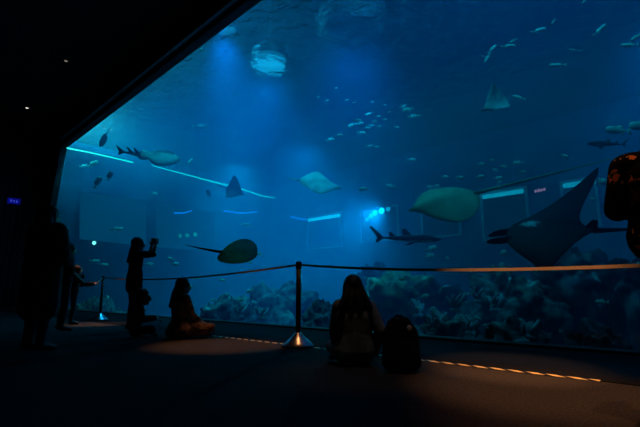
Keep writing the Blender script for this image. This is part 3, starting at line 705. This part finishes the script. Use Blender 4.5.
def melt(name, bm, m, parent, vox=.009, sm=4):
    o = link(name, bm, m, parent)
    r = o.modifiers.new('r', 'REMESH'); r.mode = 'VOXEL'; r.voxel_size = vox; r.use_smooth_shade = True
    s = o.modifiers.new('s', 'SMOOTH'); s.iterations = sm; s.factor = .5
    dg = bpy.context.evaluated_depsgraph_get(); me = bpy.data.meshes.new_from_object(o.evaluated_get(dg))
    o.modifiers.clear(); old = o.data; o.data = me; bpy.data.meshes.remove(old)
    if not me.materials: me.materials.append(m)
    for p in me.polygons: p.use_smooth = True
    return o
V = Vector
def hand(bm, wr, d, pn, k=1.0, curl=.5):
    """wrist wr, finger direction d, palm normal pn"""
    d = d.normalized(); pn = (pn-d*pn.dot(d)).normalized(); s = d.cross(pn)
    pc_ = wr+d*.05*k
    rot = Matrix((s, d, pn)).transposed().to_4x4()
    ellipsoid(bm, pc_, (.042*k, .055*k, .017*k), rot)
    for i, (o_, l) in enumerate(((-.03, .062), (-.011, .074), (.010, .07), (.029, .055))):
        b = wr+d*.092*k+s*o_*k; a1 = curl*.6; a2 = curl*1.4
        m1 = b+(d*math.cos(a1)+pn*math.sin(a1))*l*.55*k; e = m1+(d*math.cos(a2)+pn*math.sin(a2))*l*.5*k
        capsule(bm, b-d*.02*k, m1, .0095*k, .0088*k, 8); capsule(bm, m1, e, .0088*k, .0075*k, 8)
    tb = wr+d*.03*k-s*.032*k; tm = tb+(d*.6-s*.6+pn*.4).normalized()*.04*k; te = tm+(d*.9-s*.1+pn*.4).normalized()*.03*k
    capsule(bm, tb, tm, .013*k, .011*k, 8); capsule(bm, tm, te, .011*k, .009*k, 8)
def person(loc, rz, sc_, lab, J, top, bottom, hair='long', headk=1.0, vox=.009, shirt_len=True, sleeve='long', skirt=None, group='people watching the tank', topr=.014, name='person', cat='person', shoes=True, extra=None, topname='shirt', botname='trousers'):
    t = empty(name, loc, lab, cat, group, rz); t.scale = (sc_,)*3
    pel, nk, hd = V(J['pelvis']), V(J['neck']), V(J['head'])
    sx, hx = J.get('sw', .165), J.get('hw', .085)
    yaw = J.get('yaw', 0.0); tilt = J.get('tilt', 0.0); twist = J.get('twist', 0.0)
    sd = V((math.cos(twist), math.sin(twist), 0)); up = (nk-pel).normalized()
    ch = pel.lerp(nk, .66); wa = pel.lerp(nk, .36)
    shL, shR = nk-up*.045-sd*sx, nk-up*.045+sd*sx
    def torso(bm, g=0.0, low=True):
        capsule(bm, shL+sd*.02, shR-sd*.02, .055+g, .055+g)
        for q in (-1, 1):
            capsule(bm, ch+sd*q*.075+up*.02, wa+sd*q*.06, .098+g, .088+g)
            if low: capsule(bm, wa+sd*q*.055, pel+V((q*.075, 0, .02)), .09+g, .105+g)
            capsule(bm, nk-up*.03+sd*q*.03, shL+up*.0+sd*.03 if q < 0 else shR-sd*.03, .05+g*.7, .052+g)
    legs = J['legs']; arms = J['arms']
    def leg(bm, q, g=0.0, foot=True):
        hp, kn, an, toe = [V(v) for v in legs[q]]
        capsule(bm, hp, hp.lerp(kn, .5), .088+g, .074+g); capsule(bm, hp.lerp(kn, .5), kn, .074+g, .055+g)
        capsule(bm, kn, kn.lerp(an, .35), .053+g, .054+g); capsule(bm, kn.lerp(an, .35), an, .054+g, .034+g)
        if foot:
            f = (toe-an); capsule(bm, an-f.normalized()*.03-V((0, 0, .02)), an+f*.45, .034, .036); capsule(bm, an+f*.45, toe, .036, .024)
    def arm(bm, q, g=0.0, part=1.0, hnd=False):
        el, wr, hdir, pn = [V(v) for v in arms[q]]; sh = shL if q == 0 else shR
        capsule(bm, sh, el, .047+g, .038+g)
        if part > .5: capsule(bm, el, el.lerp(wr, .4), .038+g, .036+g); capsule(bm, el.lerp(wr, .4), wr, .036+g, .025+g)
        if hnd: hand(bm, wr, hdir, pn, J.get('handk', 1.0), J.get('curl', .5))
    R = Matrix.Translation(hd) @ Matrix.Rotation(yaw, 4, 'Z') @ Matrix.Rotation(tilt, 4, 'X')
    k = headk
    def hp_(x, y, z): return R @ V((x*k, y*k, z*k))
    R3 = R.to_3x3().to_4x4()
    bm = bmesh.new(); torso(bm)
    capsule(bm, nk-up*.03, hp_(0, -.01, -.05), .055, .05)
    ellipsoid(bm, hp_(0, -.008, .025), (.074*k, .094*k, .092*k), R3); ellipsoid(bm, hp_(0, .03, -.035), (.058*k, .062*k, .075*k), R3)
    ellipsoid(bm, hp_(0, .062, -.085), (.028*k, .026*k, .022*k), R3)                       # chin
    capsule(bm, hp_(0, .088, .012), hp_(0, .108, -.03), .010*k, .015*k, 8)                  # nose
    for q in (-1, 1):
        ellipsoid(bm, hp_(q*.075, -.005, -.01), (.012*k, .02*k, .032*k), R3)               # ears
        ellipsoid(bm, hp_(q*.03, .078, .008), (.014*k, .01*k, .009*k), R3)                 # eyelids
        capsule(bm, hp_(q*.014, .088, .03), hp_(q*.045, .075, .03), .008*k, .007*k, 8)      # brows
    capsule(bm, hp_(-.018, .086, -.056), hp_(.018, .086, -.056), .010*k, .010*k, 8)         # lips
    for q in (0, 1): leg(bm, q); arm(bm, q, hnd=True)
    melt('body', bm, M['skin'], t, vox*.75, 3)
    for q in (-1, 1):
        bm = bmesh.new(); ellipsoid(bm, hp_(q*.03, .0865, .008), (.007*k, .006*k, .006*k), R3); link('eye', bm, M['eye'], t)
    bm = bmesh.new(); torso(bm, topr)
    for q in (0, 1): arm(bm, q, topr, 1 if sleeve == 'long' else .3)
    if 'hem' in J:
        for q in (-1, 1): capsule(bm, pel+V((q*.06, 0, .05)), pel+V((q*.07, 0, -J['hem'])), .11+topr, .115+topr)
    if skirt: skirt(bm)
    melt(topname, bm, top, t, vox, 5)
    bm = bmesh.new()
    for q in (-1, 1): capsule(bm, wa.lerp(pel, .6)+V((q*.055, 0, 0)), pel+V((q*.07, 0, 0)), .1, .115)
    for q in (0, 1): leg(bm, q, .012, False)
    melt(botname, bm, bottom, t, vox, 5)
    if shoes:
        for q in (0, 1):
            hp0, kn, an, toe = [V(v) for v in legs[q]]; f = toe-an; bm = bmesh.new()
            capsule(bm, an-f.normalized()*.035-V((0, 0, .022)), an+f*.5-V((0, 0, .004)), .04, .043); capsule(bm, an+f*.5-V((0, 0, .004)), toe, .043, .032)
            melt('shoe', bm, M['shoe'], t, vox, 3)
    bm = bmesh.new()
    ellipsoid(bm, hp_(0, -.022, .036), (.094*k, .106*k, .100*k), R3)
    if hair in ('long', 'verylong'):
        dn = .09 if hair == 'long' else .19
        for x in (-.055, -.02, .02, .055):
            a = hp_(x, -.07, .0); b = hp_(x*1.6, -.09, -.1); c = b-up*dn+V((x*.9, -.035, 0))
            capsule(bm, a, b, .042*k, .046*k); capsule(bm, b, c, .046*k, .034*k)
        for q in (-1, 1):
            capsule(bm, hp_(q*.075, -.02, .02), hp_(q*.085, -.035, -.12), .028*k, .034*k)
    elif hair == 'bun':
        ellipsoid(bm, hp_(0, -.1, .07), (.04*k, .04*k, .04*k), R3)
    else:
        ellipsoid(bm, hp_(0, -.05, -.01), (.075*k, .065*k, .08*k), R3)
    melt('hair', bm, M['hair'], t, vox, 3)
    if extra: extra(t)
    return t

def seated(lean=.03, hands=((-.2, .12, .2), (.2, .12, .2)), el=((-.24, -.03, .33), (.24, -.03, .33)), kneesp=.33, **kw):
    J = dict(pelvis=(0, 0, .12), neck=(0, lean, .605), head=(0, lean+.03, .735),
             legs=[((-.09, 0, .11), (-kneesp, .3, .15), (.06, .36, .06), (.2, .37, .04)), ((.09, 0, .11), (kneesp, .3, .15), (-.06, .28, .07), (-.2, .3, .045))],
             arms=[(el[0], hands[0], (.2, .9, -.3), (0, -.2, -1)), (el[1], hands[1], (-.2, .9, -.3), (0, -.2, -1))])
    J.update(kw); return J
def standing(h=0, arms=None, **kw):
    J = dict(pelvis=(0, 0, .90), neck=(0, .0, 1.36), head=(0, .03, 1.50),
             legs=[((-.085, 0, .88), (-.09, .02, .48), (-.1, -.01, .075), (-.12, .15, .03)), ((.085, 0, .88), (.09, .02, .48), (.1, -.01, .075), (.12, .15, .03))],
             arms=arms or [((-.23, -.02, 1.07), (-.22, .08, .84), (0, .2, -1), (1, 0, 0)), ((.23, -.02, 1.07), (.22, .08, .84), (0, .2, -1), (-1, 0, 0))])
    J.update(kw); return J

# seated woman in grey, from behind
pA = ground(355, 366)
print('A', pA)
def a_extra(t):
    pass
person(pA, .05, .93, 'woman in grey shirt sitting cross-legged on the floor beside a backpack, seen from behind',
       seated(.0, hands=((-.16, .2, .17), (.2, .06, .12)), el=((-.19, .06, .33), (.245, -.06, .33)), sw=.15, kneesp=.20, head=(-.01, .03, .735), yaw=.1, tilt=-.12),
       M['grey'], M['greypants'], 'long', vox=.008, topr=.02)
# backpack beside her
pB = ground(402, 371.5)
t = empty('backpack', pB, 'black upright backpack standing on the floor right of the woman in grey', 'backpack', None, .1)
bm = bmesh.new()
ellipsoid(bm, (0, 0, .20), (.145, .10, .2)); capsule(bm, (-.09, 0, .08), (.09, 0, .08), .08, .08); capsule(bm, (-.08, 0, .3), (-.05, 0, .38), .075, .06); capsule(bm, (.06, 0, .3), (.03, 0, .38), .08, .065); capsule(bm, (-.09, 0, .08), (-.08, 0, .3), .075, .075); capsule(bm, (.09, 0, .08), (.07, 0, .3), .075, .08)
melt('body', bm, M['nylon'], t, .01, 6)
bm = bmesh.new(); ellipsoid(bm, (0, -.09, .15), (.11, .06, .11)); melt('front_pocket', bm, M['nylon'], t, .01, 3)
bm = bmesh.new(); tube(bm, [(-.04, .03, .42), (-.03, .04, .445), (.02, .04, .445), (.03, .03, .42)], .012, 8); link('top_handle', bm, M['nylon'], t)
bm = bmesh.new(); tube(bm, [(-.11, -.06, .2), (-.115, -.055, .3), (-.09, -.04, .38), (-.05, -.035, .42)], .007, 8); link('piping', bm, M['red'], t)
bm = bmesh.new(); lathe(bm, [(.022, 0), (.024, .006), (.015, .012)], 16); o = link('badge', bm, M['button'], t); o.location = (.05, -.078, .355); o.rotation_euler = (1.35, 0, .2); o['label'] = 'round pale badge'
for s in (-1, 1):
    bm = bmesh.new(); tube(bm, [(s*.07, .08, .4), (s*.09, .14, .3), (s*.1, .13, .15), (s*.11, .08, .08)], .018, 8, (1.4, .5)); link('shoulder_strap', bm, M['nylon'], t)

# seated woman in brown, facing right
pC = ground(180, 338)
print('Cw', pC)
def drape(bm):
    for q in (-1, 1):
        capsule(bm, (q*.09, 0, .16), (q*.27, .22, .13), .13, .10); capsule(bm, (q*.16, -.02, .12), (q*.1, -.1, .08), .12, .08)
person(pC, -.8, 1.0, 'long-haired woman in patterned brown dress sitting cross-legged on the floor',
       seated(-.02, hands=((-.16, .3, .2), (.18, .33, .14)), el=((-.22, .06, .34), (.22, .06, .32)), yaw=-.15, tilt=-.05, curl=.4),
       M['brown'], M['brown'], 'verylong', vox=.009, skirt=drape, topname='dress', botname='leggings', shoes=False)

# small child sitting in front of the standing woman
pD = ground(135, 337)
person(pD, -1.2, .78, 'small child crouched on the floor at the feet of the standing woman',
       seated(.06, hands=((-.1, .33, .36), (.12, .33, .34)), el=((-.2, .12, .32), (.2, .12, .32)), kneesp=.2, yaw=-.2), M['dark'], M['navy'], 'short', headk=1.35, vox=.01)
# standing woman with phone, in profile facing right
pE = ground(130.5, 331)
print('E', pE)
def e_extra(t):
    t['note'] = 0; del t['note']
person(pE, -PI/2+.58, 1.0, 'standing long-haired woman holding a phone up to photograph the tank',
       standing(arms=[((-.16, .25, 1.32), (-.105, .27, 1.49), (.1, .15, .9), (.8, -.4, 0)), ((.17, .25, 1.31), (.105, .29, 1.48), (-.1, .15, .9), (-.8, -.4, 0))], hem=.16, curl=.9, tilt=.05, head=(0, .02, 1.49)),
       M['dark'], M['denim'], 'verylong', vox=.009, sleeve='short')
fdir = V((math.cos(.42), math.sin(.42), 0)); mE = Matrix.Rotation(-PI/2+.58, 4, 'Z')
t = empty('phone', pE+mE @ V((0, .34, 1.575)), 'phone held upright in the hands of the standing woman', 'phone'); t.rotation_euler = (0.1, 0, -PI/2+.58)
link('body', bbox((-.075, -.005, -.038), (.075, .005, .038), .004), M['phone'], t)
link('screen', bbox((-.07, -.0065, -.034), (.07, -.0045, .034), 0), glow('dim phone screen', (.02, .06, .1), .15), t)

# children at the far left by the belt
pG = ground(71, 324.5)
person(pG, -1.1, .74, 'child at the far left reaching out to hold the belt',
       standing(arms=[((-.2, .1, 1.08), (-.12, .34, 1.12), (.2, 1, 0), (0, 0, -1)), ((.2, .2, 1.12), (.16, .46, 1.14), (0, 1, 0), (0, 0, -1))], curl=.9), M['dark'], M['navy'], 'short', headk=1.15, vox=.011)
pG2 = pG+mE @ V((0, 0, 0))
hG = Matrix.Rotation(-1.1, 4, 'Z') @ (V((.16, .54, 1.14))*.74) + pG
belt(sag(hG, A, .01, 10), 'short slack belt from the far left post to the reaching child', 'belt')
pH = ground(60, 331)
person(pH, -.9, .93, 'dark-clothed teenager standing half hidden between the big dark figure and child',
       standing(arms=[((-.23, .02, 1.08), (-.1, .28, 1.0), (1, .3, 0), (0, -1, 0)), ((.23, .06, 1.06), (.16, .3, .86), (.4, 1, -.1), (-1, 0, 0))], curl=.4), M['dark'], M['navy'], 'short', sleeve='short', vox=.011)
# big dark figure at the left
pF = Vector((at(39, 300, 5.0).x, 5.0, 0))
person(pF, -.35, 1.02, 'adult in dark bulky clothes standing at the left edge, nearly black',
       standing(arms=[((-.26, .05, 1.08), (-.08, .26, 1.12), (.6, .5, .5), (1, -.3, 0)), ((.27, .0, 1.06), (.10, .22, 1.0), (-.6, .5, .5), (-1, -.3, 0))], curl=.9, hem=.42, sw=.18),
       M['dark'], M['navy'], 'long', vox=.01, topr=.055, topname='jacket')
# right person in printed sleeve
def printmat():
    m = mat('black cloth with orange print', (.003, .0025, .0025), .95, spec=.05); nt = m.node_tree; b = nt.nodes['Principled BSDF']
    tc = nt.nodes.new('ShaderNodeTexCoord')
    v = nt.nodes.new('ShaderNodeTexVoronoi'); v.inputs['Scale'].default_value = 7.5; v.inputs['Randomness'].default_value = .55
    n = nt.nodes.new('ShaderNodeTexNoise'); n.inputs['Scale'].default_value = 38; n.inputs['Detail'].default_value = 2
    for q in (v, n): nt.links.new(tc.outputs['Object'], q.inputs['Vector'])
    ad = nt.nodes.new('ShaderNodeMath'); ad.operation = 'MULTIPLY_ADD'; ad.inputs[1].default_value = -.85; nt.links.new(n.outputs[0], ad.inputs[0]); nt.links.new(v.outputs['Distance'], ad.inputs[2])
    r = nt.nodes.new('ShaderNodeValToRGB'); e = r.color_ramp.elements
    e[0].position = 0.0; e[0].color = (.85, .22, .07, 1); e[1].position = .035; e[1].color = (.006, .005, .005, 1)
    x = e.new(.02); x.color = (.95, .52, .22, 1)
    sb = nt.nodes.new('ShaderNodeMath'); sb.operation = 'ADD'; sb.inputs[1].default_value = .13; nt.links.new(ad.outputs[0], sb.inputs[0])
    nt.links.new(sb.outputs[0], r.inputs['Fac']); nt.links.new(r.outputs['Color'], b.inputs['Base Color']); return m
PR = printmat()
pI = Vector((at(669, 250, 2.2).x, 2.2, 0))
person(pI, -.66, 1.0, 'person at the right edge in black top printed with orange motifs',
       standing(arms=[((-.195, .0, 1.09), (-.15, .2, 1.15), (.1, .3, 1), (1, 0, 0)), ((.23, .02, 1.06), (.1, .24, 1.0), (-.8, .5, .1), (0, -.3, 1))], pelvis=(.03, 0, .9), neck=(.03, 0, 1.36), head=(.14, .04, 1.48), legs=[((0, 0, .88), (0, .02, .48), (-.0, -.01, .075), (-.02, .15, .03)), ((.15, 0, .88), (.16, .02, .48), (.18, -.01, .075), (.2, .15, .03))], sw=.17), PR, PR, 'short', vox=.009, topr=.028)

# ------------------------------------------------------------------ room spotlights
def spot(p, tgt, watts, ang, col=(1, .42, .17), blend=.8, lab=None):
    p = Vector(p); tgt = Vector(tgt); d = (tgt-p)
    t = empty('ceiling_spotlight', p, lab, 'ceiling light', 'warm ceiling spotlights'); t.rotation_euler = d.to_track_quat('-Z', 'Y').to_euler()
    bm = bmesh.new(); lathe(bm, [(.07, -.03), (.09, -.03), (.09, .12), (.05, .18)], 20); link('housing', bm, M['housing'], t)
    bm = bmesh.new(); tube(bm, [(0, 0, .15), (0, 0, .3)], .02); link('stem', bm, M['housing'], t)
    l = bpy.data.lights.new('spot', 'SPOT'); l.energy = watts; l.color = col; l.spot_size = math.radians(ang); l.spot_blend = blend; l.shadow_soft_size = .04
    lo = bpy.data.objects.new('lamp', l); C.objects.link(lo); lo.parent = t; lo.location = (0, 0, -.05)
g = ground(550, 388); spot((g.x+.2, g.y-.2, ZC-.35), g, 1600, 15, lab='spotlight in the ceiling over the right floor pool')
g = ground(219, 345); spot((g.x, g.y-.3, ZC-.35), g, 1500, 14, lab='spotlight in the ceiling over the woman in brown')
g = ground(98, 324); spot((g.x, g.y-.2, ZC-.35), g, 2200, 12, lab='spotlight in the ceiling over the far left post')
g = ground(298, 345); spot((g.x+.3, g.y-.5, ZC-.35), g, 260, 7, lab='spotlight in the ceiling over the centre post')
spot((.9, -1.6, ZC-.35), (1.62, 3.42, .83), 4200, 10, lab='spotlight in the ceiling aimed at the right belt')
spot((2.0, 1.0, ZC-.35), (1.75, 2.2, 1.1), 650, 18, lab='spotlight in the ceiling over the person at the right edge')
spot((.5, 2.2, ZC-.35), (.35, 3.6, .5), 110, 13, lab='spotlight in the ceiling over the woman in grey', col=(1, .8, .65))
